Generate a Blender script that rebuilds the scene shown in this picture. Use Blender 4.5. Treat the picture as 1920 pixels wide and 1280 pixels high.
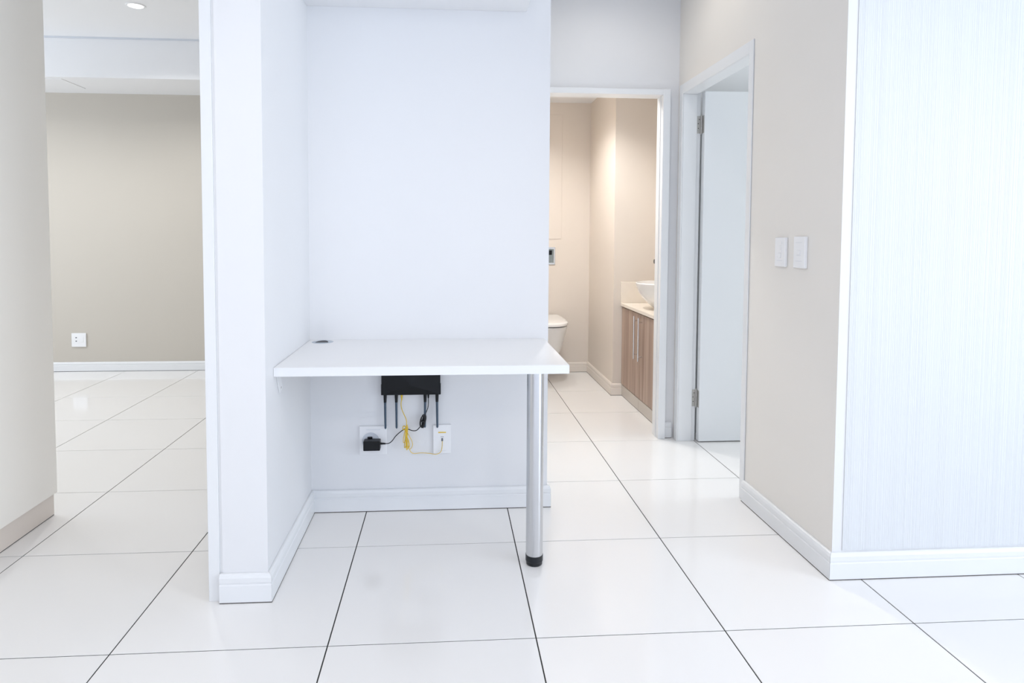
import bpy, bmesh, math, random
from mathutils import Vector, Matrix

random.seed(7)
for o in list(bpy.data.objects):
    bpy.data.objects.remove(o)
SC = bpy.context.scene
COL = SC.collection

# ------------------------------------------------------------------ camera
PITCH, YAW, ROLL = 0.0498, -0.0697, 0.0040
FPX, PPX, PPY = 1228.23, -36.28, -137.21           # focal length and principal point in 1920x1280 pixels
fwd = Vector((-math.sin(YAW) * math.cos(PITCH), math.cos(YAW) * math.cos(PITCH), -math.sin(PITCH)))
rgt = Vector((math.cos(YAW), math.sin(YAW), 0))
upv = rgt.cross(fwd)
cr, sr = math.cos(ROLL), math.sin(ROLL)
r2 = cr * rgt + sr * upv
u2 = -sr * rgt + cr * upv
cam_d = bpy.data.cameras.new('camera')
cam = bpy.data.objects.new('camera', cam_d)
COL.objects.link(cam)
M = Matrix((r2, u2, -fwd)).transposed().to_4x4()
M.translation = Vector((1.5399, -1.8423, 1.1716))
cam.matrix_world = M
cam_d.sensor_width = 36.0
cam_d.lens = FPX / 1920 * 36
cam_d.shift_x = -PPX / 1920
cam_d.shift_y = PPY / 1920
cam_d.clip_start = 0.02
SC.camera = cam

# ------------------------------------------------------------------ world, view, daylight
world = bpy.data.worlds.new('World')
SC.world = world
world.use_nodes = True
bg = world.node_tree.nodes['Background']
bg.inputs[0].default_value = (0.72, 0.81, 1.0, 1)
bg.inputs[1].default_value = 0.76
SC.view_settings.view_transform = 'Standard'
SC.view_settings.look = 'None'
SC.view_settings.exposure = 0.05
SC.view_settings.gamma = 1.0
SC.view_settings.use_curve_mapping = False


def area_light(name, loc, direction, sx, sy, power, colour):
    d = bpy.data.lights.new(name, 'AREA')
    d.shape = 'RECTANGLE'
    d.size, d.size_y = sx, sy
    d.energy = power
    d.color = colour
    o = bpy.data.objects.new(name, d)
    o.rotation_euler = Vector(direction).to_track_quat('-Z', 'Y').to_euler()
    o.location = loc
    COL.objects.link(o)
    return o


# daylight standing in the living room's two window openings and in the bedroom window
area_light('daylight_side_window', (7.06, -2.8, 1.25), (-1, 0, 0), 2.4, 2.3, 103, (0.81, 0.90, 1.0))
area_light('daylight_rear_window', (1.7, -4.82, 1.25), (0, 1, 0), 5.0, 2.3, 31, (0.75, 0.82, 1.0))
area_light('daylight_bedroom_window', (5.86, 1.15, 1.3), (-1, 0, 0), 1.2, 1.3, 31, (0.92, 0.98, 1.0))
area_light('daylight_beige_room_window', (-3.24, 2.1, 1.35), (1, 0, 0), 1.9, 1.9, 37, (0.88, 0.94, 1.0))

# ------------------------------------------------------------------ materials


def new_mat(name):
    m = bpy.data.materials.new(name)
    m.use_nodes = True
    nt = m.node_tree
    return m, nt, nt.nodes['Principled BSDF']


def srgb(h):
    c = [int(h[i:i + 2], 16) / 255 for i in (0, 2, 4)]
    return tuple((x / 12.92 if x <= 0.04045 else ((x + 0.055) / 1.055) ** 2.4) for x in c) + (1,)


def plain(name, col, rough=0.5, metal=0.0, bump=0.0, bscale=60, var=0.03, vscale=3.0, spec=0.5, stretch=None):
    m, nt, b = new_mat(name)
    c = srgb(col) if isinstance(col, str) else tuple(col) + (1,)
    tc = nt.nodes.new('ShaderNodeTexCoord')
    mp = nt.nodes.new('ShaderNodeMapping')
    if stretch:
        mp.inputs['Scale'].default_value = stretch
    nt.links.new(tc.outputs['Object'], mp.inputs[0])
    n = nt.nodes.new('ShaderNodeTexNoise')
    n.inputs['Scale'].default_value = vscale
    n.inputs['Detail'].default_value = 3
    nt.links.new(mp.outputs[0], n.inputs['Vector'])
    r = nt.nodes.new('ShaderNodeMix')
    r.data_type = 'RGBA'
    r.inputs[6].default_value = tuple(x * (1 - var) for x in c[:3]) + (1,)
    r.inputs[7].default_value = tuple(min(1, x * (1 + var)) for x in c[:3]) + (1,)
    nt.links.new(n.outputs[0], r.inputs[0])
    nt.links.new(r.outputs[2], b.inputs['Base Color'])
    b.inputs['Roughness'].default_value = rough
    b.inputs['Metallic'].default_value = metal
    b.inputs['Specular IOR Level'].default_value = spec
    if bump:
        n2 = nt.nodes.new('ShaderNodeTexNoise')
        n2.inputs['Scale'].default_value = bscale
        n2.inputs['Detail'].default_value = 2
        nt.links.new(mp.outputs[0], n2.inputs['Vector'])
        bp = nt.nodes.new('ShaderNodeBump')
        bp.inputs['Strength'].default_value = bump
        bp.inputs['Distance'].default_value = 0.002
        nt.links.new(n2.outputs[0], bp.inputs['Height'])
        nt.links.new(bp.outputs[0], b.inputs['Normal'])
    return m


def emissive(name, col, strength):
    m, nt, b = new_mat(name)
    b.inputs['Base Color'].default_value = tuple(col) + (1,)
    b.inputs['Emission Color'].default_value = tuple(col) + (1,)
    b.inputs['Emission Strength'].default_value = strength
    return m


def wood(name):
    m, nt, b = new_mat(name)
    tc = nt.nodes.new('ShaderNodeTexCoord')
    mp = nt.nodes.new('ShaderNodeMapping')
    mp.inputs['Scale'].default_value = (22, 22, 0.55)
    nt.links.new(tc.outputs['Object'], mp.inputs[0])
    n = nt.nodes.new('ShaderNodeTexNoise')
    n.inputs['Scale'].default_value = 1.6
    n.inputs['Detail'].default_value = 6
    n.inputs['Distortion'].default_value = 0.4
    nt.links.new(mp.outputs[0], n.inputs['Vector'])
    cr_ = nt.nodes.new('ShaderNodeValToRGB')
    cr_.color_ramp.elements[0].position = 0.28
    cr_.color_ramp.elements[0].color = srgb('937A6B')
    cr_.color_ramp.elements[1].position = 0.72
    cr_.color_ramp.elements[1].color = srgb('C0AB9C')
    nt.links.new(n.outputs[0], cr_.inputs[0])
    nt.links.new(cr_.outputs[0], b.inputs['Base Color'])
    b.inputs['Roughness'].default_value = 0.45
    return m


MAT = {
    'white_paint': plain('white_wall_paint', 'EAEBED', 0.6, bump=0.03, bscale=180, var=0.008),
    'beige_paint': plain('beige_wall_paint', 'EEEAE4', 0.6, bump=0.03, bscale=180, var=0.012),
    'grey_beige': plain('grey_beige_wall_paint', 'C9C3B9', 0.6, bump=0.03, bscale=180, var=0.012),
    'warm_paint': plain('bathroom_wall_paint', 'E4DBD1', 0.6, bump=0.03, bscale=180, var=0.012),
    'ceiling': plain('ceiling_paint', 'F5F6F8', 0.7, var=0.008),
    'trim': plain('gloss_white_trim', 'ECEEF0', 0.3, bump=0.03, bscale=40, var=0.008),
    'tile': plain('polished_white_tile', 'F2F1F0', 0.09, var=0.012, vscale=1.5, bump=0.004, bscale=5),
    'grout': plain('dark_grout', '2B2A29', 0.9, var=0.2, vscale=40),
    'joint': plain('skirting_joint', '57534F', 0.9, var=0.2, vscale=40),
    'laminate': plain('beige_laminate', 'FAF7F1', 0.35, var=0.01),
    'plinth': plain('plinth_laminate', 'E6DDD5', 0.35, var=0.02),
    'desk': plain('white_melamine', 'F1F1F1', 0.32, var=0.01, bump=0.02, bscale=300),
    'ribbed': plain('white_vinyl_wallpaper', 'E0E3E6', 0.4, var=0.01),
    'steel': plain('brushed_steel', (0.62, 0.63, 0.65), 0.24, 1.0, var=0.05, vscale=30, stretch=(1, 1, 0.05)),
    'chrome': plain('chrome', (0.78, 0.79, 0.80), 0.12, 1.0, var=0.01),
    'satin': plain('satin_metal', (0.66, 0.65, 0.63), 0.3, 1.0, var=0.05, vscale=50),
    'hinge': plain('hinge_metal', (0.50, 0.49, 0.47), 0.42, 1.0, var=0.10, vscale=120),
    'grommet': plain('silver_grommet_plastic', 'BFC8D2', 0.35, var=0.02),
    'warm_trim': plain('cream_trim', 'E9E1D8', 0.35, var=0.01),
    'dark_screw': plain('dark_screw', '4A4844', 0.5, 0.6),
    'black': plain('black_plastic', '02060C', 0.4, var=0.1, spec=0.3),
    'antenna': plain('slate_plastic', '3A4E61', 0.35, var=0.06),
    'dark_metal': plain('dark_metal', (0.10, 0.10, 0.10), 0.3, 1.0),
    'smoked': plain('grey_flush_glass', '8F9796', 0.12, 0.5, var=0.15, vscale=18),
    'rubber': plain('black_rubber', '0D131A', 0.35, var=0.1),
    'cable_black': plain('black_cable_sheath', '101216', 0.45, var=0.1),
    'yellow': plain('yellow_cable_sheath', 'E8C53A', 0.45, var=0.05),
    'yellow_print': plain('yellow_print', 'EDCB52', 0.5, var=0.03),
    'plastic': plain('white_plastic', 'F4F5F7', 0.3, var=0.008),
    'plastic2': plain('white_plastic_recess', 'DADFE6', 0.35, var=0.01),
    'slot': plain('socket_slot', '6E737B', 0.6),
    'porcelain': plain('white_porcelain', 'F3F2F0', 0.08, var=0.006),
    'stone': plain('cream_stone_top', 'EFE6DA', 0.25, var=0.03, vscale=25),
    'kick': plain('silver_kickboard', 'CFC8C0', 0.35, 0.3, var=0.03),
    'wood': wood('taupe_woodgrain'),
    'door': plain('white_door_enamel', 'E9ECEF', 0.35, var=0.008),
    'glow': emissive('downlight_glow', (1.0, 0.98, 0.95), 6.0),
    'glow_warm': emissive('warm_downlight_glow', (1.0, 0.90, 0.78), 6.0),
}

# ------------------------------------------------------------------ helpers


def obj(name, bm, mat, parent=None, smooth=False, bevel=0.0, seg=2):
    if bevel:
        bmesh.ops.bevel(bm, geom=list(bm.edges), offset=bevel, segments=seg, affect='EDGES', profile=0.5, clamp_overlap=True)
    bmesh.ops.recalc_face_normals(bm, faces=bm.faces)
    me = bpy.data.meshes.new(name)
    bm.to_mesh(me)
    bm.free()
    mats = mat if isinstance(mat, (list, tuple)) else [mat]
    for k in mats:
        me.materials.append(MAT[k])
    if smooth:
        for p in me.polygons:
            p.use_smooth = True
        try:
            me.set_sharp_from_angle(angle=math.radians(40))
        except Exception:
            pass
    o = bpy.data.objects.new(name, me)
    COL.objects.link(o)
    if parent is not None:
        o.parent = parent
        o.matrix_parent_inverse = parent_inverse(parent)
    return o


def parent_inverse(p):
    m = Matrix.Identity(4)
    chain = []
    while p is not None:
        chain.append(p)
        p = p.parent
    for q in reversed(chain):
        m = m @ q.matrix_parent_inverse @ Matrix.LocRotScale(q.location, q.rotation_euler, q.scale)
    return m.inverted()


def empty(name, loc):
    o = bpy.data.objects.new(name, None)
    o.empty_display_size = 0.05
    o.location = loc
    COL.objects.link(o)
    return o


def tag(o, label, cat, group=None, kind=None):
    o['label'] = label
    o['category'] = cat
    if group:
        o['group'] = group
    if kind:
        o['kind'] = kind
    return o


def S(o, label, cat):
    return tag(o, label, cat, kind='structure')


def addbox(bm, x0, x1, y0, y1, z0, z1):
    v = [bm.verts.new((x, y, z)) for z in (z0, z1) for y in (y0, y1) for x in (x0, x1)]
    fs = []
    for idx in ((0, 1, 3, 2), (4, 6, 7, 5), (0, 4, 5, 1), (2, 3, 7, 6), (0, 2, 6, 4), (1, 5, 7, 3)):
        fs.append(bm.faces.new([v[i] for i in idx]))
    return fs      # bottom, top, -y, +y, -x, +x


def boxes(*bs):
    bm = bmesh.new()
    for b in bs:
        addbox(bm, *b)
    return bm


def add_cyl(bm, p0, p1, r0, r1=None, n=24, caps=True):
    r1 = r0 if r1 is None else r1
    p0, p1 = Vector(p0), Vector(p1)
    d = (p1 - p0).normalized()
    a = d.orthogonal().normalized()
    b = d.cross(a)
    rings = []
    for p, r in ((p0, r0), (p1, r1)):
        rings.append([bm.verts.new(p + (a * math.cos(2 * math.pi * i / n) + b * math.sin(2 * math.pi * i / n)) * r) for i in range(n)])
    for i in range(n):
        bm.faces.new((rings[0][i], rings[0][(i + 1) % n], rings[1][(i + 1) % n], rings[1][i]))
    if caps:
        bm.faces.new(rings[0][::-1])
        bm.faces.new(rings[1])


def lathe(bm, prof, centre, axis='z', n=48):
    """prof: list of (radius, height); closed at ends when radius is 0"""
    c = Vector(centre)
    rows = []
    for r, h in prof:
        if r < 1e-6:
            p = Vector((0, 0, h)) if axis == 'z' else Vector((0, -h, 0)) if axis == 'y' else Vector((-h, 0, 0))
            rows.append([bm.verts.new(c + p)])
            continue
        row = []
        for i in range(n):
            t = 2 * math.pi * i / n
            if axis == 'z':
                p = Vector((r * math.cos(t), r * math.sin(t), h))
            elif axis == 'y':
                p = Vector((r * math.cos(t), -h, r * math.sin(t)))
            else:
                p = Vector((-h, r * math.cos(t), r * math.sin(t)))
            row.append(bm.verts.new(c + p))
        rows.append(row)
    for a, b in zip(rows, rows[1:]):
        for i in range(n):
            j = (i + 1) % n
            if len(a) == 1 and len(b) == 1:
                continue
            if len(a) == 1:
                bm.faces.new((a[0], b[i], b[j]))
            elif len(b) == 1:
                bm.faces.new((a[i], a[j], b[0]))
            else:
                bm.faces.new((a[i], a[j], b[j], b[i]))


def spline(pts, k=8):
    P = [Vector(p) for p in pts]
    P = [2 * P[0] - P[1]] + P + [2 * P[-1] - P[-2]]
    out = []
    for i in range(1, len(P) - 2):
        p0, p1, p2, p3 = P[i - 1:i + 3]
        for s in range(k):
            t = s / k
            out.append(0.5 * ((2 * p1) + (p2 - p0) * t + (2 * p0 - 5 * p1 + 4 * p2 - p3) * t * t + (3 * p1 - p0 - 3 * p2 + p3) * t ** 3))
    out.append(P[-2])
    return out


def tube(bm, pts, r, n=8, k=8):
    pts = spline(pts, k)
    ref = Vector((0, 1, 0.01)).normalized()
    rows = []
    for i, p in enumerate(pts):
        d = (pts[min(i + 1, len(pts) - 1)] - pts[max(i - 1, 0)]).normalized()
        a = (ref - d * ref.dot(d))
        if a.length < 1e-3:
            a = d.orthogonal()
        a.normalize()
        b = d.cross(a)
        rows.append([bm.verts.new(p + (a * math.cos(2 * math.pi * j / n) + b * math.sin(2 * math.pi * j / n)) * r) for j in range(n)])
    for a, b in zip(rows, rows[1:]):
        for j in range(n):
            bm.faces.new((a[j], a[(j + 1) % n], b[(j + 1) % n], b[j]))
    bm.faces.new(rows[0][::-1])
    bm.faces.new(rows[-1])


def loft(bm, sections, cap0=True, cap1=True):
    rows = [[bm.verts.new(p) for p in s] for s in sections]
    n = len(rows[0])
    for a, b in zip(rows, rows[1:]):
        for j in range(n):
            bm.faces.new((a[j], a[(j + 1) % n], b[(j + 1) % n], b[j]))
    if cap0:
        bm.faces.new(rows[0][::-1])
    if cap1:
        bm.faces.new(rows[-1])


BB = [(0, 0.003), (0.015, 0.003), (0.015, 0.057), (0.0125, 0.060), (0.0125, 0.063), (0.0142, 0.066), (0.0142, 0.081),
      (0.010, 0.090), (0.006, 0.093), (0, 0.093)]


def baseboard(name, p0, p1, nrm, m0=0, m1=0, label='', h=1.0, joint='joint', mat='trim'):
    """skirting from p0 to p1 on the wall whose outward normal is nrm; m0/m1: +1 outside mitre, -1 inside mitre"""
    p0, p1, nv = Vector((*p0, 0)), Vector((*p1, 0)), Vector((*nrm, 0))
    t = (p1 - p0).normalized()
    bm = bmesh.new()
    ra, rb = [], []
    for d, z in BB:
        z = z * h if z > 0.01 else z
        ra.append(p0 + nv * (d + 0.0005) - t * d * m0 + Vector((0, 0, z)))
        rb.append(p1 + nv * (d + 0.0005) + t * d * m1 + Vector((0, 0, z)))
    loft(bm, [ra, rb])
    o = obj(name, bm, mat)
    S(o, label, 'baseboard')
    bm = bmesh.new()
    d = 0.0148
    j0 = p0 + nv * 0.001 - t * (d * m0 if m0 else -0.0005)
    j1 = p1 + nv * 0.001 + t * (d * m1 if m1 else -0.0005)
    q = [j0, j1, j1 + nv * d, j0 + nv * d]
    if m0:
        q[0] = p0 + nv * 0.001
    if m1:
        q[1] = p1 + nv * 0.001
    loft(bm, [[v + Vector((0, 0, 0.0002)) for v in q], [v + Vector((0, 0, 0.003)) for v in q]])
    obj('joint', bm, joint, o)
    return o


# ------------------------------------------------------------------ setting: floor
XL, XR, YB, YF = -3.3, 7.1, -4.85, 3.94       # outer limits of the flat
CEIL = 2.65
bm = boxes((XL, XR, YB, YF, -0.10, -0.0016))
floor = S(obj('floor', bm, 'grout'), 'large polished white floor tiles with thin dark joints', 'floor')
xl = [-3.0 + 0.6 * i for i in range(9)] + [2.3667, 2.9573, 3.526, 4.12, 4.71, 5.30, 5.90, 6.50]
xl = [XL] + xl + [XR]
yl = [YB] + [-4.8 + 0.6 * j for j in range(15)] + [YF]
G = 0.0019
cache = {}
for i in range(len(xl) - 1):
    for j in range(len(yl) - 1):
        w, d = xl[i + 1] - xl[i], yl[j + 1] - yl[j]
        if w < 0.06 or d < 0.06:
            continue
        # skip tiles that lie wholly under solid walls
        key = (round(w, 3), round(d, 3))
        if key not in cache:
            b = bmesh.new()
            hw, hd = w / 2 - G, d / 2 - G
            e = 0.0006
            loft(b, [[(-hw, -hd, -0.0016), (hw, -hd, -0.0016), (hw, hd, -0.0016), (-hw, hd, -0.0016)],
                     [(-hw, -hd, -e), (hw, -hd, -e), (hw, hd, -e), (-hw, hd, -e)],
                     [(-hw + e, -hd + e, 0), (hw - e, -hd + e, 0), (hw - e, hd - e, 0), (-hw + e, hd - e, 0)]])
            bmesh.ops.recalc_face_normals(b, faces=b.faces)
            me = bpy.data.meshes.new('tile')
            b.to_mesh(me)
            b.free()
            me.materials.append(MAT['tile'])
            cache[key] = me
        t = bpy.data.objects.new('tile', cache[key])
        t.location = ((xl[i] + xl[i + 1]) / 2, (yl[j] + yl[j + 1]) / 2, 0)
        COL.objects.link(t)
        t.parent = floor

# ------------------------------------------------------------------ setting: ceilings and walls
S(obj('ceiling', boxes((XL, XR, YB, YF, CEIL, CEIL + 0.1)), 'ceiling'), 'flat white ceiling over the tiled rooms', 'ceiling')
BC = 2.295
S(obj('ceiling_bathroom', boxes((1.90, 3.28, 1.93, 3.705, BC, BC + 0.06)), 'ceiling'), 'lowered white ceiling inside the bathroom', 'ceiling')


def wall(name, b, mats, label, faces=None):
    bm = bmesh.new()
    if not isinstance(b[0], (tuple, list)):
        b = [b]
    for q in b:
        fs = addbox(bm, *q)
        if faces:
            for k, mi in faces.items():
                fs[k].material_index = mi
    return S(obj(name, bm, mats), label, 'wall')


# pier and partition between alcove and left room
wall('wall_pier', (0.826, 0.968, 0.252, 0.927, 0, CEIL), 'white_paint', 'narrow white pier wall at the end of the desk alcove')
wall('wall_partition', (0.826, 0.968, 0.927, 3.94, 0, CEIL), 'grey_beige', 'partition wall running back beside the beige room')
wall('wall_alcove', (0.968, 1.973, 0.927, 1.85, 0, CEIL), 'white_paint', 'white alcove wall behind the desk and router')
# corridor end wall with bathroom doorway
wall('wall_corridor_end', [(1.85, 1.91, 1.85, 1.93, 0, CEIL), (2.80, 2.858, 1.85, 1.93, 0, CEIL), (1.91, 2.80, 1.85, 1.93, 2.0, CEIL)],
     'white_paint', 'pale wall above and beside the bathroom doorway')
# right-hand ribbed wall (its short end towards the corridor is beige)
wr = wall('wall_right', (2.858, 7.1, 0.268, 0.38, 0, CEIL), ['white_paint', 'beige_paint'], 'white wall clad in finely ribbed wallpaper', {4: 1, 3: 0})
wall('wall_corridor', [(2.858, 2.97, 0.38, 0.9295, 0, CEIL), (2.858, 2.97, 0.9295, 1.8195, 2.020, CEIL), (2.858, 2.97, 1.8195, 1.93, 0, CEIL)],
     'beige_paint', 'beige corridor wall carrying the two light switches')
# beige room
wall('wall_far', (XL, 0.826, 3.94, 4.06, 0, CEIL), 'grey_beige', 'grey-beige far wall with a socket beyond the opening')
wall('wall_left', [(XL - 0.1, XL, YB, 1.15, 0, CEIL), (XL - 0.1, XL, 3.05, 4.06, 0, CEIL), (XL - 0.1, XL, 1.15, 3.05, 0, 0.4), (XL - 0.1, XL, 1.15, 3.05, 2.3, CEIL)], 'grey_beige', 'outer side wall beyond the tall cupboard')
bk = S(obj('bulkhead', boxes((XL, 0.826, 3.364, 3.94, 2.35, CEIL)), 'ceiling'), 'white ceiling bulkhead above the far beige wall', 'bulkhead')
obj('access_hatch', boxes((-1.98, -1.385, 3.42, 3.755, 2.346, 2.35)), 'ceiling', bk, bevel=0.0012, seg=1)
obj('painted_shadow_gap', boxes((XL, 0.826, 3.352, 3.364, CEIL - 0.012, CEIL)), 'plastic2', bk)  # solid strip, its grey stands for the shade of a gap
# bathroom
wall('wall_bath_left', (1.80, 1.90, 1.93, 3.805, 0, CEIL), 'warm_paint', 'warm bathroom wall opposite the vanity')
wall('wall_bath_far', (1.90, 2.758, 3.705, 3.805, 0, CEIL), 'warm_paint', 'warm beige bathroom wall behind the toilet')
wall('wall_bath_side', (2.758, 3.38, 2.87, 3.705, 0, CEIL), 'warm_paint', 'warm beige bathroom wall projecting beside the vanity')
wall('wall_bath_right', (3.28, 3.38, 1.99, 2.87, 0, CEIL), 'warm_paint', 'warm beige bathroom wall behind the vanity')
wall('wall_bath_front', (2.97, 3.38, 1.93, 1.99, 0, CEIL), ['warm_paint', 'white_paint'], 'wall between bathroom and bedroom', {2: 1})
# bedroom
wall('wall_bedroom_back', (3.38, 6.0, 1.93, 2.03, 0, CEIL), 'white_paint', 'bedroom wall behind the open door')
wall('wall_bedroom_window', [(5.9, 6.0, 0.38, 0.55, 0, CEIL), (5.9, 6.0, 1.75, 1.93, 0, CEIL), (5.9, 6.0, 0.55, 1.75, 0, 0.65), (5.9, 6.0, 0.55, 1.75, 1.95, CEIL)],
     'white_paint', 'bedroom wall with a window opening')
# living room
wall('wall_side', [(7.1, 7.2, YB, -4.0, 0, CEIL), (7.1, 7.2, -1.6, 0.38, 0, CEIL), (7.1, 7.2, -4.0, -1.6, 2.4, CEIL), (7.1, 7.2, -4.0, -1.6, 0, 0.1)],
     'white_paint', 'living room side wall with the tall window opening')
wall('wall_rear', [(XL, -0.8, YB - 0.1, YB, 0, CEIL), (4.2, 7.2, YB - 0.1, YB, 0, CEIL), (-0.8, 4.2, YB - 0.1, YB, 2.4, CEIL), (-0.8, 4.2, YB - 0.1, YB, 0, 0.1)],
     'white_paint', 'living room rear wall with the wide window opening')
S(obj('window_1', boxes((7.12, 7.17, -4.0, -3.95, 0.1, 2.4), (7.12, 7.17, -1.65, -1.6, 0.1, 2.4), (7.12, 7.17, -2.83, -2.77, 0.1, 2.4),
                        (7.12, 7.17, -3.95, -1.65, 0.1, 0.15), (7.12, 7.17, -3.95, -1.65, 2.35, 2.4)), 'trim'), 'white framed side window of the living room', 'window')
S(obj('window_2', boxes((-0.8, -0.75, YB - 0.07, YB - 0.02, 0.1, 2.4), (4.15, 4.2, YB - 0.07, YB - 0.02, 0.1, 2.4), (1.67, 1.73, YB - 0.07, YB - 0.02, 0.1, 2.4),
                        (-0.75, 4.15, YB - 0.07, YB - 0.02, 0.1, 0.15), (-0.75, 4.15, YB - 0.07, YB - 0.02, 2.35, 2.4)), 'trim'), 'white framed rear window of the living room', 'window')
# bulkhead over the desk alcove
S(obj('alcove_bulkhead', boxes((0.9685, 1.87, 0.74, 0.9265, 2.105, CEIL)), 'ceiling'), 'white boxed bulkhead above the desk alcove', 'bulkhead')

# ribbed wallpaper: real vertical ribs of uneven width
bm = bmesh.new()
x = 2.893
prof = [(x, 0.2675), (x, 0.2660)]
while x < 7.07:
    w = random.choice((0.004, 0.005, 0.006, 0.007, 0.009))
    dpt = random.uniform(0.0003, 0.0009)
    prof += [(x + w * 0.18, 0.2660 - dpt), (x + w * 0.62, 0.2660 - dpt), (x + w * 0.8, 0.2660)]
    x += w
prof += [(x, 0.2660)]
rows = [[bm.verts.new((px, py, z)) for px, py in prof] for z in (0.098, CEIL - 0.001)]
for i in range(len(prof) - 1):
    bm.faces.new((rows[0][i], rows[0][i + 1], rows[1][i + 1], rows[1][i]))
lo = [bm.verts.new((p[0], 0.2675, 0.098)) for p in prof[1:]]
for i in range(len(lo) - 1):
    bm.faces.new((rows[0][i + 1], lo[i], lo[i + 1], rows[0][i + 2]))
rp = obj('ribbed_wallpaper', bm, 'ribbed', wr)
rp['label'] = 'white wallpaper with fine uneven vertical ribs'

# door lining strip on the pier
t = S(obj('trim_1', boxes((0.782, 0.8165, 0.2535, 0.40, 0.0, CEIL), (0.8165, 0.826, 0.2565, 0.40, 0.0, CEIL)), 'trim', bevel=0.0008, seg=1),
      'narrow white lining strip edging the pier beside the opening', 'trim')

# bathroom door frame
t = S(empty('trim_2', (2.36, 1.85, 0)), 'white door frame around the bathroom doorway', 'door frame')
obj('jamb', boxes((2.758, 2.800, 1.82, 1.93, 0.0, 2.0)), 'trim', t, bevel=0.002)
obj('jamb', boxes((1.91, 1.955, 1.82, 1.93, 0.0, 2.0)), 'trim', t, bevel=0.002)
obj('head', boxes((1.955, 2.758, 1.82, 1.93, 1.968, 2.0)), 'trim', t, bevel=0.002)
obj('door_stop', boxes((2.7545, 2.7578, 1.862, 1.885, 0.0, 1.968)), 'trim', t, bevel=0.001, seg=1)

# bedroom door frame (lining, casing, stop)
t = S(empty('trim_3', (2.9, 1.35, 0)), 'white door frame around the open bedroom door', 'door frame')
obj('casing', boxes((2.852, 2.858, 0.930, 0.970, 0.0, 2.020)), 'trim', t, bevel=0.002)
obj('casing', boxes((2.852, 2.858, 1.775, 1.825, 0.0, 2.020)), 'trim', t, bevel=0.002)
obj('casing', boxes((2.852, 2.858, 0.970, 1.775, 1.966, 2.020)), 'trim', t, bevel=0.002)
obj('jamb', boxes((2.8585, 2.938, 1.775, 1.8190, 0.0, 1.966), (2.938, 2.960, 1.782, 1.8190, 0.0, 1.985)), 'trim', t, bevel=0.0012, seg=1)
obj('jamb', boxes((2.8585, 2.938, 0.930, 0.970, 0.0, 1.966), (2.938, 2.960, 0.930, 0.950, 0.0, 1.985)), 'trim', t, bevel=0.0012, seg=1)
obj('head', boxes((2.8585, 2.938, 0.930, 1.819, 1.966, 2.0195), (2.938, 2.960, 0.950, 1.782, 1.985, 2.0195)), 'trim', t, bevel=0.0012, seg=1)

# bedroom door leaf with hinges
dr = S(empty('door_1', (2.966, 1.765, 0)), 'white flush door standing open into the bedroom', 'door')
obj('leaf', boxes((2.968, 3.77, 1.743, 1.783, 0.006, 1.977)), 'door', dr, bevel=0.003)
for zc in (1.797, 0.248):
    hb = obj('hinge', boxes((2.9390, 2.9600, 1.7790, 1.7818, zc - 0.048, zc + 0.048), (2.9655, 2.9678, 1.746, 1.782, zc - 0.048, zc + 0.048)), 'hinge', dr)
    hb['label'] = 'steel butt hinge'
    b = bmesh.new()
    for k in range(5):
        z0 = zc - 0.05 + 0.02 * k
        add_cyl(b, (2.9630, 1.7770, z0 + 0.0006), (2.9630, 1.7770, z0 + 0.0194), 0.0058, n=14)
    add_cyl(b, (2.9630, 1.7770, zc - 0.055), (2.9630, 1.7770, zc + 0.055), 0.0035, n=12)
    obj('pin', b, 'hinge', hb, smooth=True)
    for dz, dx in ((0.030, 0.012), (0.006, 0.006), (-0.020, 0.007)):
        b = bmesh.new()
        add_cyl(b, (2.9395 + dx, 1.7789, zc + dz), (2.9395 + dx, 1.7780, zc + dz), 0.0028, n=10)
        obj('screw', b, 'dark_screw', hb)

# skirting boards
W_ = 'white skirting board '
baseboard('baseboard_pier', (0.8195, 0.252), (0.968, 0.252), (0, -1), 0, 1, W_ + 'wrapping the front of the pier')
baseboard('baseboard_alcove_side', (0.968, 0.252), (0.968, 0.927), (1, 0), 1, -1, W_ + 'along the inner side of the pier under the desk')
baseboard('baseboard_alcove', (0.968, 0.927), (1.973, 0.927), (0, -1), -1, 1, W_ + 'on the alcove wall below the router')
baseboard('baseboard_hall', (1.973, 0.927), (1.973, 1.85), (1, 0), 1, 0, W_ + 'round the corner of the alcove wall')
baseboard('baseboard_corridor', (2.858, 0.9295), (2.858, 0.268), (-1, 0), 0, 1, W_ + 'under the two light switches')
baseboard('baseboard_right', (2.858, 0.268), (7.09, 0.268), (0, -1), 1, 0, W_ + 'below the ribbed wallpaper')
baseboard('baseboard_corridor_end', (2.801, 1.85), (2.842, 1.85), (0, -1), 0, 0, 'short white skirting block between the two door frames', joint='joint')
baseboard('baseboard_far', (XL, 3.94), (0.826, 3.94), (0, -1), 0, 0, W_ + 'on the far grey-beige wall', h=0.86, joint='grout')
baseboard('baseboard_bath_far', (1.90, 3.705), (2.758, 3.705), (0, -1), 0, -1, 'cream skirting board behind the toilet', h=0.9, mat='warm_trim')
baseboard('baseboard_bath_side', (2.758, 3.705), (2.758, 2.87), (-1, 0), -1, 1, 'cream skirting board running towards the vanity', h=0.95, mat='warm_trim')
baseboard('baseboard_bath_return', (2.758, 2.87), (2.825, 2.87), (0, -1), 1, 0, 'short cream skirting return beside the vanity kickboard', h=0.95, mat='warm_trim')

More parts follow.
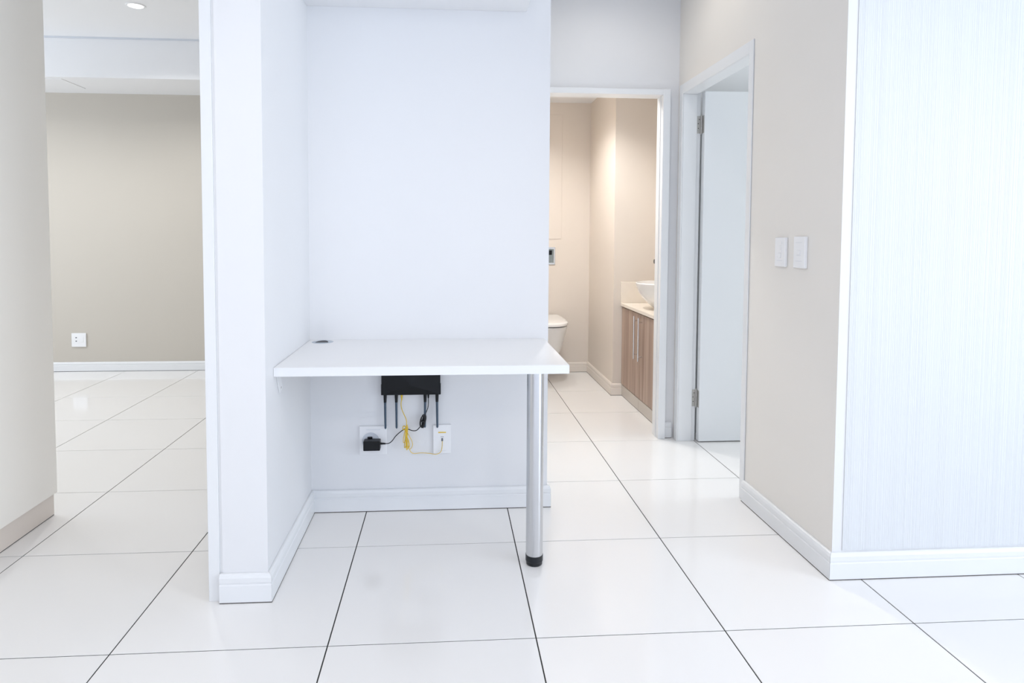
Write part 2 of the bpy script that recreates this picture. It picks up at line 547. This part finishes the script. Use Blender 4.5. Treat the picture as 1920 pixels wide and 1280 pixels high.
# ------------------------------------------------------------------ tall cupboard at left
t = tag(empty('tall_cupboard', (-0.40, -0.1, 0)), 'tall plain beige cupboard beside the opening to the beige room', 'cupboard')
obj('side_panel', boxes((-0.103, -0.085, -1.2, 0.967, 0.094, 2.45)), 'laminate', t, bevel=0.001, seg=1)
obj('carcass', boxes((-0.72, -0.1035, -1.2, 0.967, 0.094, 2.45)), 'laminate', t, bevel=0.001, seg=1)
obj('plinth', boxes((-0.70, -0.096, -1.18, 0.960, 0.003, 0.0935)), 'plinth', t)
obj('joint', boxes((-0.70, -0.0965, -1.18, 0.9595, 0.0002, 0.003)), 'grout', t)

# ------------------------------------------------------------------ desk
t = tag(empty('wall_desk', (1.46, 0.636, 0)), 'white wall-fixed desk on a single steel leg', 'desk')
DZ, DB = 0.733, 0.703
hx, hy, hr = 1.031, 0.870, 0.030
bm = bmesh.new()
# top with a round cable hole
outer = [(0.9688, 0.345), (1.956, 0.345), (1.956, 0.9262), (0.9688, 0.9262)]
obj('tabletop', boxes((0.9688, 1.956, 0.3458, 0.9262, DB, DZ)), 'desk', t, bevel=0.0014)
obj('edge_band', boxes((0.9690, 1.9558, 0.3445, 0.3456, DB + 0.0005, DZ - 0.0005)), 'trim', t)
# grommet: ring, cap and dark opening
b = bmesh.new()
lathe(b, [(0.034, 0.0002), (0.0342, 0.0010), (0.036, 0.0016), (0.041, 0.0014), (0.0435, 0.0002)], (hx, hy, DZ), n=40)
g = obj('cable_grommet', b, 'grommet', t, smooth=True)
g['label'] = 'round silver cable grommet with a dark opening'
b = bmesh.new()
lathe(b, [(0, 0.0006), (0.034, 0.0006), (0.034, 0.0012), (0, 0.0012)], (hx, hy, DZ), n=32)
obj('cap', b, 'grommet', g)
b = bmesh.new()
pts = [(hx - 0.026 + 0.052 * i / 20, hy - 0.020 + 0.048 * math.sin(math.pi * i / 20) ** 0.6) for i in range(21)]
loft(b, [[(p[0], p[1], DZ + 0.0013) for p in pts], [(p[0], p[1], DZ + 0.0022) for p in pts]])
obj('cable_slot', b, 'black', g)
# leg
lx, ly = 1.852, 0.433
b = bmesh.new()
lathe(b, [(0, 0.036), (0.030, 0.036), (0.030, DB - 0.0045), (0, DB - 0.0045)], (lx, ly, 0), n=48)
lg = obj('leg', b, 'steel', t, smooth=True)
lg['label'] = 'brushed steel tubular leg'
b = bmesh.new()
lathe(b, [(0, 0.0003), (0.027, 0.0003), (0.0285, 0.002), (0.0295, 0.011), (0.0295, 0.013), (0.0312, 0.015), (0.0312, 0.036), (0, 0.036)], (lx, ly, 0), n=40)
ft = obj('foot', b, 'rubber', lg, smooth=True)
ft['label'] = 'black plastic adjustable foot'
b = bmesh.new()
lathe(b, [(0, DB - 0.0045), (0.045, DB - 0.0045), (0.045, DB - 0.0005), (0, DB - 0.0005)], (lx, ly, 0), n=36)
obj('flange', b, 'satin', lg, smooth=True)
# bracket on the pier side
b = bmesh.new()
p = [(0.378, DB - 0.0005), (0.420, DB - 0.0005), (0.452, 0.642), (0.415, 0.632)]
loft(b, [[(0.9688, y, z) for y, z in p], [(0.9718, y, z) for y, z in p]])
br = obj('bracket', b, 'plastic', t)
br['label'] = 'white angle bracket under the desk'
obj('bracket_foot', boxes((0.9718, 1.012, 0.378, 0.420, DB - 0.0035, DB - 0.0005)), 'plastic', br)
b = bmesh.new()
add_cyl(b, (0.9718, 0.430, 0.648), (0.9728, 0.430, 0.648), 0.004, n=10)
obj('screw', b, 'satin', br)
b = boxes((0.9690, 1.020, 0.44, 0.88, DB - 0.0105, DB - 0.0005))
obj('support_cleat', b, 'desk', t)

# ------------------------------------------------------------------ router
WY = 0.9265
rt = tag(empty('wifi_router', (1.389, WY, 0.50)), 'black faceted router mounted under the desk with antennas pointing down', 'router')
x0, x1, z0, z1, yf = 1.266, 1.512, 0.502, 0.665, 0.898
b = bmesh.new()
cx_, cz_ = 1.389, 0.545
bk_ = [b.verts.new(p) for p in ((x0, WY - 0.003, z0), (x1, WY - 0.003, z0), (x1, WY - 0.003, z1), (x0, WY - 0.003, z1))]
fr = [b.verts.new(p) for p in ((x0, yf, z0), (x1, yf, z0), (x1, yf, z1), (x0, yf, z1))]
mid = [b.verts.new(p) for p in ((x0, yf, 0.547), (x1, yf, 0.547))]
c0 = b.verts.new((cx_, yf - 0.014, cz_))
ctop = b.verts.new((cx_, yf - 0.004, z1))
b.faces.new(bk_)
b.faces.new((fr[0], fr[1], c0))
b.faces.new((fr[1], mid[1], c0))
b.faces.new((mid[0], fr[0], c0))
b.faces.new((mid[1], fr[2], c0))
b.faces.new((fr[2], ctop, c0))
b.faces.new((ctop, fr[3], c0))
b.faces.new((fr[3], mid[0], c0))
b.faces.new((fr[0], bk_[0], bk_[1], fr[1]))
b.faces.new((fr[1], bk_[1], bk_[2], fr[2], mid[1]))
b.faces.new((fr[2], bk_[2], bk_[3], fr[3], ctop))
b.faces.new((fr[3], bk_[3], bk_[0], fr[0], mid[0]))
obj('body', b, 'black', rt)
obj('base_shell', boxes((x0 - 0.002, x1 + 0.002, 0.904, WY - 0.0035, z0 - 0.001, 0.546)), 'black', rt, bevel=0.001, seg=1)
for ax, tip, bx in ((1.2815, 0.356, 1.280), (1.328, 0.357, 1.327), (1.447, 0.359, 1.448), (1.4995, 0.357, 1.498)):
    b = bmesh.new()
    add_cyl(b, (bx, 0.912, 0.472), (ax, 0.908, tip + 0.004), 0.0052, 0.0043, n=14)
    add_cyl(b, (ax, 0.908, tip + 0.004), (ax, 0.908, tip), 0.0043, 0.0022, n=14)
    a = obj('antenna', b, 'antenna', rt, smooth=True)
    b = bmesh.new()
    add_cyl(b, (bx, 0.913, 0.5005), (bx, 0.912, 0.468), 0.0072, 0.0058, n=14)
    obj('antenna_base', b, 'black', a, smooth=True)
# plug of the power lead and network port are parts of their leads below

# ------------------------------------------------------------------ wall socket under the desk
t = tag(empty('wall_socket', (1.229, WY, 0.242)), 'square white power socket behind the plugged adapter under the desk', 'socket')
b = boxes((1.171, 1.287, 0.9175, WY, 0.243, 0.365))
obj('plate', b, 'plastic', t, bevel=0.0025)
b = bmesh.new()
lathe(b, [(0.0335, 0.0), (0.0345, 0.0015), (0.0365, 0.0015), (0.0372, 0.0)], (1.219, 0.9174, 0.302), axis='y', n=40)
obj('ring', b, 'plastic2', t, smooth=True)
b = bmesh.new()
lathe(b, [(0, 0.0006), (0.0335, 0.0006), (0.0335, 0.0), (0, 0.0)], (1.219, 0.9174, 0.302), axis='y', n=40)
obj('recess', b, 'plastic2', t)
obj('cover_lip', boxes((1.200, 1.259, 0.9160, 0.9173, 0.3495, 0.3507)), 'plastic2', t)

# power adapter with black lead
t = tag(empty('power_adapter', (1.232, 0.90, 0.276)), 'black plug-in power adapter with a bundled black lead', 'adapter')
obj('body', boxes((1.193, 1.262, 0.868, 0.908, 0.275, 0.316)), 'black', t, bevel=0.003)
obj('plug', boxes((1.206, 1.226, 0.9082, 0.9163, 0.284, 0.322)), 'black', t, bevel=0.002)
b = bmesh.new()
add_cyl(b, (1.262, 0.889, 0.3), (1.283, 0.889, 0.299), 0.0046, 0.0030, n=12)
obj('strain_relief', b, 'black', t, smooth=True)
LY = 0.9005
pp = [(1.283, 0.889, 0.2990), (1.297, 0.892, 0.2995), (1.310, LY, 0.307), (1.325, LY, 0.327), (1.345, LY, 0.345), (1.362, LY, 0.356),
      (1.375, LY, 0.356), (1.395, LY, 0.349), (1.412, LY, 0.350), (1.424, LY, 0.361), (1.432, LY, 0.372)]
b = bmesh.new()
tube(b, pp, 0.0019)
c = obj('lead', b, 'cable_black', t, smooth=True)
# bundle of loops and the run up to the router
b = bmesh.new()
for k, (ox, w, zt, zb) in enumerate(((1.438, 0.0075, 0.418, 0.363), (1.4425, 0.006, 0.416, 0.361), (1.4345, 0.0072, 0.410, 0.365), (1.445, 0.0055, 0.412, 0.368))):
    yy = 0.895 + 0.004 * k
    lp = []
    for i in range(15):
        a = 2 * math.pi * i / 14
        lp.append((ox + w * math.cos(a) + 0.004 * math.sin(a), yy, (zt + zb) / 2 + (zt - zb) / 2 * math.sin(a)))
    tube(b, lp, 0.0021, k=4)
obj('loops', b, 'cable_black', c, smooth=True)
obj('cable_tie', boxes((1.4265, 1.4515, 0.8905, 0.9115, 0.387, 0.392)), 'cable_black', c, bevel=0.001, seg=1)
b = bmesh.new()
tube(b, [(1.446, 0.905, 0.412), (1.452, 0.908, 0.424), (1.459, 0.910, 0.442), (1.4615, 0.911, 0.462), (1.4615, 0.911, 0.485)], 0.0017)
obj('lead_to_router', b, 'cable_black', t, smooth=True)
b = bmesh.new()
add_cyl(b, (1.4615, 0.911, 0.5000), (1.4615, 0.911, 0.484), 0.0046, 0.0028, n=12)
obj('barrel_plug', b, 'black', t, smooth=True)

# fibre outlet plate
t = tag(empty('fibre_outlet', (1.52, WY, 0.242)), 'white rectangular network outlet with a yellow strip under the desk', 'outlet')
obj('plate', boxes((1.481, 1.558, 0.9165, WY, 0.243, 0.367)), 'plastic', t, bevel=0.0025)
ys = obj('sticker', boxes((1.503, 1.536, 0.9158, 0.9164, 0.332, 0.337)), 'yellow_print', t)
ys['label'] = 'yellow strip'
obj('port', boxes((1.5165, 1.5235, 0.9148, 0.9164, 0.297, 0.310)), 'slot', t, bevel=0.0006, seg=1)
obj('ridge', boxes((1.5135, 1.5265, 0.9156, 0.9164, 0.3145, 0.316)), 'slot', t)
obj('ridge', boxes((1.503, 1.535, 0.9156, 0.9164, 0.2545, 0.2555)), 'plastic2', t)

# yellow network lead
t = tag(empty('network_cable', (1.37, 0.90, 0.24)), 'thin yellow network cable looped between router and outlet', 'cable')
b = bmesh.new()
tube(b, [(1.3495, 0.912, 0.480), (1.3470, 0.910, 0.462), (1.3500, 0.906, 0.440), (1.3600, 0.901, 0.418), (1.3695, 0.896, 0.396), (1.3705, 0.892, 0.372), (1.3685, 0.891, 0.345),
         (1.371, 0.892, 0.320), (1.3705, 0.893, 0.285)], 0.0017)
obj('upper_run', b, 'yellow', t, smooth=True)
b = bmesh.new()
add_cyl(b, (1.3495, 0.912, 0.5000), (1.3495, 0.912, 0.490), 0.0045, 0.0042, n=10)
add_cyl(b, (1.3495, 0.912, 0.490), (1.3492, 0.912, 0.476), 0.0038, 0.0024, n=10)
obj('connector', b, 'yellow', t, smooth=True)
b = bmesh.new()
for k, (ox, w, zt, zb, tl) in enumerate(((1.3690, 0.0050, 0.366, 0.276, -0.006), (1.3715, 0.0060, 0.350, 0.272, 0.004), (1.3660, 0.0065, 0.375, 0.300, -0.007),
                                         (1.3730, 0.0090, 0.335, 0.280, 0.006), (1.3700, 0.0040, 0.345, 0.270, 0.002))):
    yy = 0.899 - 0.002 * k
    lp = []
    for i in range(17):
        a = 2 * math.pi * i / 16
        s = math.sin(a)
        lp.append((ox + w * math.cos(a) * (0.7 - 0.3 * s) - tl * s, yy, (zt + zb) / 2 + (zt - zb) / 2 * s))
    tube(b, lp, 0.0015, k=4)
obj('loops', b, 'yellow', t, smooth=True)
b = bmesh.new()
for k in range(3):
    lp = [(1.3610 + 0.006 * math.cos(2 * math.pi * i / 10 + k), 0.888 + 0.003 * k, 0.364 + 0.008 * math.sin(2 * math.pi * i / 10 + k)) for i in range(11)]
    tube(b, lp, 0.0015, k=4)
obj('knot', b, 'yellow', t, smooth=True)
b = bmesh.new()
tube(b, [(1.3720, 0.896, 0.345), (1.3830, 0.897, 0.325), (1.3940, 0.899, 0.300), (1.3940, 0.900, 0.282), (1.3850, 0.900, 0.270), (1.3815, 0.901, 0.270)], 0.0012)
tube(b, [(1.3770, 0.893, 0.300), (1.3810, 0.897, 0.275), (1.3890, 0.903, 0.256), (1.4020, 0.908, 0.2485), (1.4300, 0.909, 0.2500), (1.4650, 0.908, 0.2480),
         (1.4920, 0.906, 0.2440), (1.5120, 0.906, 0.2520), (1.5190, 0.908, 0.270), (1.5202, 0.911, 0.298)], 0.0013)
obj('lower_run', b, 'yellow', t, smooth=True)

# ------------------------------------------------------------------ sockets and switches
t = tag(empty('wall_socket', (-1.588, 3.9395, 0.209)), 'square white socket low on the far grey-beige wall', 'socket')
obj('plate', boxes((-1.647, -1.528, 3.928, 3.9395, 0.211, 0.329)), 'plastic', t, bevel=0.003)
for z in (0.291, 0.261):
    obj('slot', boxes((-1.613, -1.602, 3.9268, 3.9279, z - 0.005, z + 0.004)), 'slot', t)
obj('rocker', boxes((-1.585, -1.548, 3.9255, 3.9279, 0.252, 0.294)), 'plastic', t, bevel=0.001, seg=1)


def switch(y0, y1, z0, z1, label, rockers, lines):
    t = tag(empty('light_switch', (2.8575, (y0 + y1) / 2, z0)), label, 'switch')
    obj('plate', boxes((2.8455, 2.8575, y0, y1, z0, z1)), 'plastic', t, bevel=0.002)
    for a, b_, c_, d in rockers:
        obj('rocker', boxes((2.8435, 2.8454, a, b_, c_, d)), 'plastic', t, bevel=0.0008, seg=1)
    for a, b_, c_, d in lines:
        obj('moulded_line', boxes((2.8449, 2.8454, a, b_, c_, d)), 'plastic2', t)


switch(0.611, 0.689, 1.0545, 1.1690, 'white light switch with stacked small rockers nearer the door frame',
       [(0.634, 0.650, 1.143, 1.152), (0.634, 0.650, 1.128, 1.137), (0.634, 0.650, 1.113, 1.122), (0.640, 0.660, 1.088, 1.108)],
       [(0.628, 0.672, 1.0775, 1.0787), (0.640, 0.668, 1.0915, 1.0925)])
switch(0.470, 0.548, 1.0550, 1.1730, 'white light switch with one square rocker nearer the ribbed wall',
       [(0.500, 0.518, 1.106, 1.122)],
       [(0.488, 0.532, 1.1495, 1.1507), (0.488, 0.532, 1.0805, 1.0817), (0.496, 0.524, 1.1020, 1.1030)])

# ------------------------------------------------------------------ downlights


def downlight(x, y, z, label, power, colour, glow, angle, group=None, r=0.045, soft=0.04):
    t = tag(empty('downlight', (x, y, z)), label, 'downlight', group)
    b = bmesh.new()
    lathe(b, [(r, -0.002), (r + 0.002, -0.005), (r + 0.012, -0.004), (r + 0.015, -0.0005), (r, -0.0005)], (x, y, z), n=36)
    obj('bezel', b, 'plastic', t, smooth=True)
    b = bmesh.new()
    lathe(b, [(0, -0.0025), (r - 0.001, -0.0025), (r - 0.001, -0.0008), (0, -0.0008)], (x, y, z), n=36)
    obj('lamp', b, glow, t)
    d = bpy.data.lights.new('downlight_beam', 'SPOT')
    d.energy = power
    d.color = colour
    d.spot_size = math.radians(angle)
    d.spot_blend = 0.6
    d.shadow_soft_size = soft
    o = bpy.data.objects.new('downlight_beam', d)
    o.location = (x, y, z - 0.02)
    COL.objects.link(o)
    o.parent = t
    o.matrix_parent_inverse = parent_inverse(t)


downlight(-0.473, 2.63, CEIL, 'glowing round downlight in the ceiling of the beige room', 46, (1.0, 0.99, 0.97), 'glow', 150)
downlight(-1.9, 2.63, CEIL, 'round downlight deeper in the beige room, out beyond the cupboard', 40, (1.0, 0.99, 0.97), 'glow', 150)
downlight(2.32, 2.30, BC, 'warm round downlight in the bathroom ceiling near the doorway', 50, (1.0, 0.98, 0.955), 'glow_warm', 140)
downlight(2.16, 3.00, BC, 'warm round downlight added in the bathroom ceiling to light the far wall', 28, (1.0, 0.98, 0.955), 'glow_warm', 140)  # second bathroom lamp, added to brighten the far wall
for dx, dy, pw, lb in ((1.30, -1.2, 49, 'round living room downlight in front of the desk'), (3.10, -1.2, 30, 'round fill downlight added in front of the ribbed wall'),
                       (0.6, -3.2, 44, 'round fill downlight added near the rear window, cupboard side'), (2.6, -3.2, 44, 'round fill downlight added near the rear window, ribbed wall side')):
    downlight(dx, dy, CEIL, lb, pw, (1.0, 0.93, 0.87), 'glow', 165, 'living room downlights', soft=0.12)  # unseen fill lamps added to the room, except the one before the desk
downlight(2.40, 1.25, CEIL, 'round fill downlight added in the corridor ceiling outside the bathroom', 6, (1.0, 0.95, 0.88), 'glow', 165)  # unseen lamp added to lift the corridor

# ------------------------------------------------------------------ bathroom: toilet
TX = 2.325


def dshape(cx, hw, yb, yfr, n=36, pw=2.6):
    """plan outline: straight back at yb, rounded front at yfr"""
    pts = []
    ym = yb - (yb - yfr) * 0.52
    L = ym - yfr
    for i in range(n + 1):
        a = math.pi * i / n
        c_, s_ = math.cos(a), math.sin(a)
        pts.append((cx + hw * (abs(c_) ** (2 / pw)) * (1 if c_ >= 0 else -1), ym - L * (abs(s_) ** (2 / pw))))
    pts = [(cx + hw * 0.97, yb)] + pts + [(cx - hw * 0.97, yb)]
    return pts


t = tag(empty('toilet', (TX, 3.4, 0.1)), 'white wall-hung toilet with closed lid under the flush plate', 'toilet')
sec = []
for z, hw, yfr in ((0.10, 0.085, 3.47), (0.115, 0.105, 3.43), (0.17, 0.125, 3.36), (0.25, 0.142, 3.27), (0.34, 0.158, 3.18), (0.42, 0.170, 3.12), (0.455, 0.174, 3.10), (0.465, 0.173, 3.103)):
    sec.append([(x_, y_, z) for x_, y_ in dshape(TX, hw, 3.704, yfr)])
b = bmesh.new()
loft(b, sec)
obj('bowl', b, 'porcelain', t, smooth=True)
b = bmesh.new()
loft(b, [[(x_, y_, z) for x_, y_ in dshape(TX, hw, 3.66, yfr)] for z, hw, yfr in ((0.4652, 0.155, 3.125), (0.474, 0.155, 3.125))])
obj('seat_shade', b, 'slot', t)  # seat spacer in grey, painting the shade in the gap under the lid
b = bmesh.new()
loft(b, [[(x_, y_, z) for x_, y_ in dshape(TX, hw, 3.67, yfr)] for z, hw, yfr in
         ((0.4742, 0.172, 3.092), (0.478, 0.176, 3.088), (0.492, 0.176, 3.090), (0.499, 0.170, 3.098), (0.502, 0.150, 3.125))])
obj('lid', b, 'porcelain', t, smooth=True)
for hx0 in (TX - 0.11, TX + 0.06):
    obj('hinge_block', boxes((hx0, hx0 + 0.05, 3.672, 3.70, 0.4655, 0.489)), 'porcelain', t, bevel=0.003)

t = tag(empty('flush_plate', (2.339, 3.7045, 0.926)), 'chrome flush plate set in the wall above the toilet', 'flush plate')
obj('frame', boxes((2.216, 2.462, 3.696, 3.7045, 0.926, 1.076)), 'chrome', t, bevel=0.003)
obj('button', boxes((2.345, 2.448, 3.689, 3.6955, 0.942, 1.060)), 'smoked', t, bevel=0.004)
obj('black_slot', boxes((2.395, 2.432, 3.6875, 3.6888, 1.010, 1.048)), 'black', t)  # black block for the dark square on the plate
obj('button', boxes((2.230, 2.340, 3.689, 3.6955, 0.942, 1.060)), 'chrome', t, bevel=0.004)

pn = tag(obj('access_panel', boxes((2.16, 2.515, 3.7005, 3.7045, 1.145, 2.195)), 'warm_paint', bevel=0.0015, seg=1),
         'flush beige access panel in the wall above the flush plate', 'panel')

# ------------------------------------------------------------------ bathroom: vanity
VX = 2.822
t = tag(empty('vanity_cabinet', (3.05, 2.43, 0)), 'taupe wood-grain vanity cabinet with two doors', 'cabinet')
obj('carcass', boxes((VX + 0.020, 3.278, 2.005, 2.866, 0.081, 0.655)), 'wood', t)
for y0, y1, hyy in ((2.4325, 2.866, 2.468), (2.005, 2.4295, 2.366)):
    d = obj('door', boxes((VX, VX + 0.019, y0, y1, 0.084, 0.652)), 'wood', t, bevel=0.001, seg=1)
    b = bmesh.new()
    add_cyl(b, (VX - 0.026, hyy, 0.345), (VX - 0.026, hyy, 0.635), 0.0058, n=14)
    for z in (0.375, 0.605):
        add_cyl(b, (VX - 0.026, hyy, z), (VX - 0.0003, hyy, z), 0.0042, n=10)
    h = obj('handle', b, 'chrome', d, smooth=True)
    h['label'] = 'long steel bar handle'
obj('kickboard', boxes((VX + 0.001, VX + 0.016, 2.4325, 2.866, 0.0035, 0.0805)), 'kick', t)
obj('kickboard', boxes((VX + 0.001, VX + 0.016, 2.005, 2.4295, 0.0035, 0.0805)), 'kick', t)
obj('joint', boxes((VX + 0.002, VX + 0.016, 2.005, 2.866, 0.0002, 0.0034)), 'grout', t)

t = tag(empty('stone_countertop', (3.05, 2.43, 0.66)), 'cream stone vanity top with upstand behind the basin', 'worktop')
obj('slab', boxes((VX - 0.012, 3.278, 2.0, 2.868, 0.661, 0.684)), 'stone', t, bevel=0.0015)
obj('upstand', boxes((VX - 0.012, 3.278, 2.853, 2.869, 0.6845, 0.838)), 'stone', t, bevel=0.0012, seg=1)
obj('upstand', boxes((3.262, 3.279, 2.0, 2.8525, 0.6845, 0.838)), 'stone', t, bevel=0.0012, seg=1)

b = bmesh.new()
BX, BY = 3.006, 2.43
lathe(b, [(0, 0.6848), (0.070, 0.6848), (0.078, 0.690), (0.110, 0.712), (0.152, 0.750), (0.184, 0.795), (0.201, 0.838), (0.206, 0.858), (0.203, 0.863), (0.197, 0.862),
          (0.188, 0.840), (0.165, 0.795), (0.130, 0.750), (0.080, 0.715), (0.02, 0.705), (0, 0.705)], (BX, BY, 0), n=64)
tag(obj('vessel_basin', b, 'porcelain', smooth=True), 'round white vessel basin on the vanity top', 'basin')

t = tag(empty('basin_mixer', (3.225, 2.50, 0.685)), 'tall dark metal mixer tap beside the basin', 'tap')
b = bmesh.new()
lathe(b, [(0, 0.6848), (0.026, 0.6848), (0.026, 0.692), (0.019, 0.694), (0.019, 0.985), (0.012, 0.992), (0, 0.993)], (3.225, 2.50, 0), n=28)
obj('body', b, 'dark_metal', t, smooth=True)
b = bmesh.new()
tube(b, [(3.220, 2.50, 0.975), (3.15, 2.50, 0.992), (3.05, 2.50, 1.002), (2.938, 2.50, 1.001)], 0.015, n=14)
obj('spout', b, 'dark_metal', t, smooth=True)
b = bmesh.new()
tube(b, [(3.225, 2.50, 0.990), (3.22, 2.49, 1.010), (3.17, 2.44, 1.03)], 0.006, n=10)
obj('lever', b, 'dark_metal', t, smooth=True)
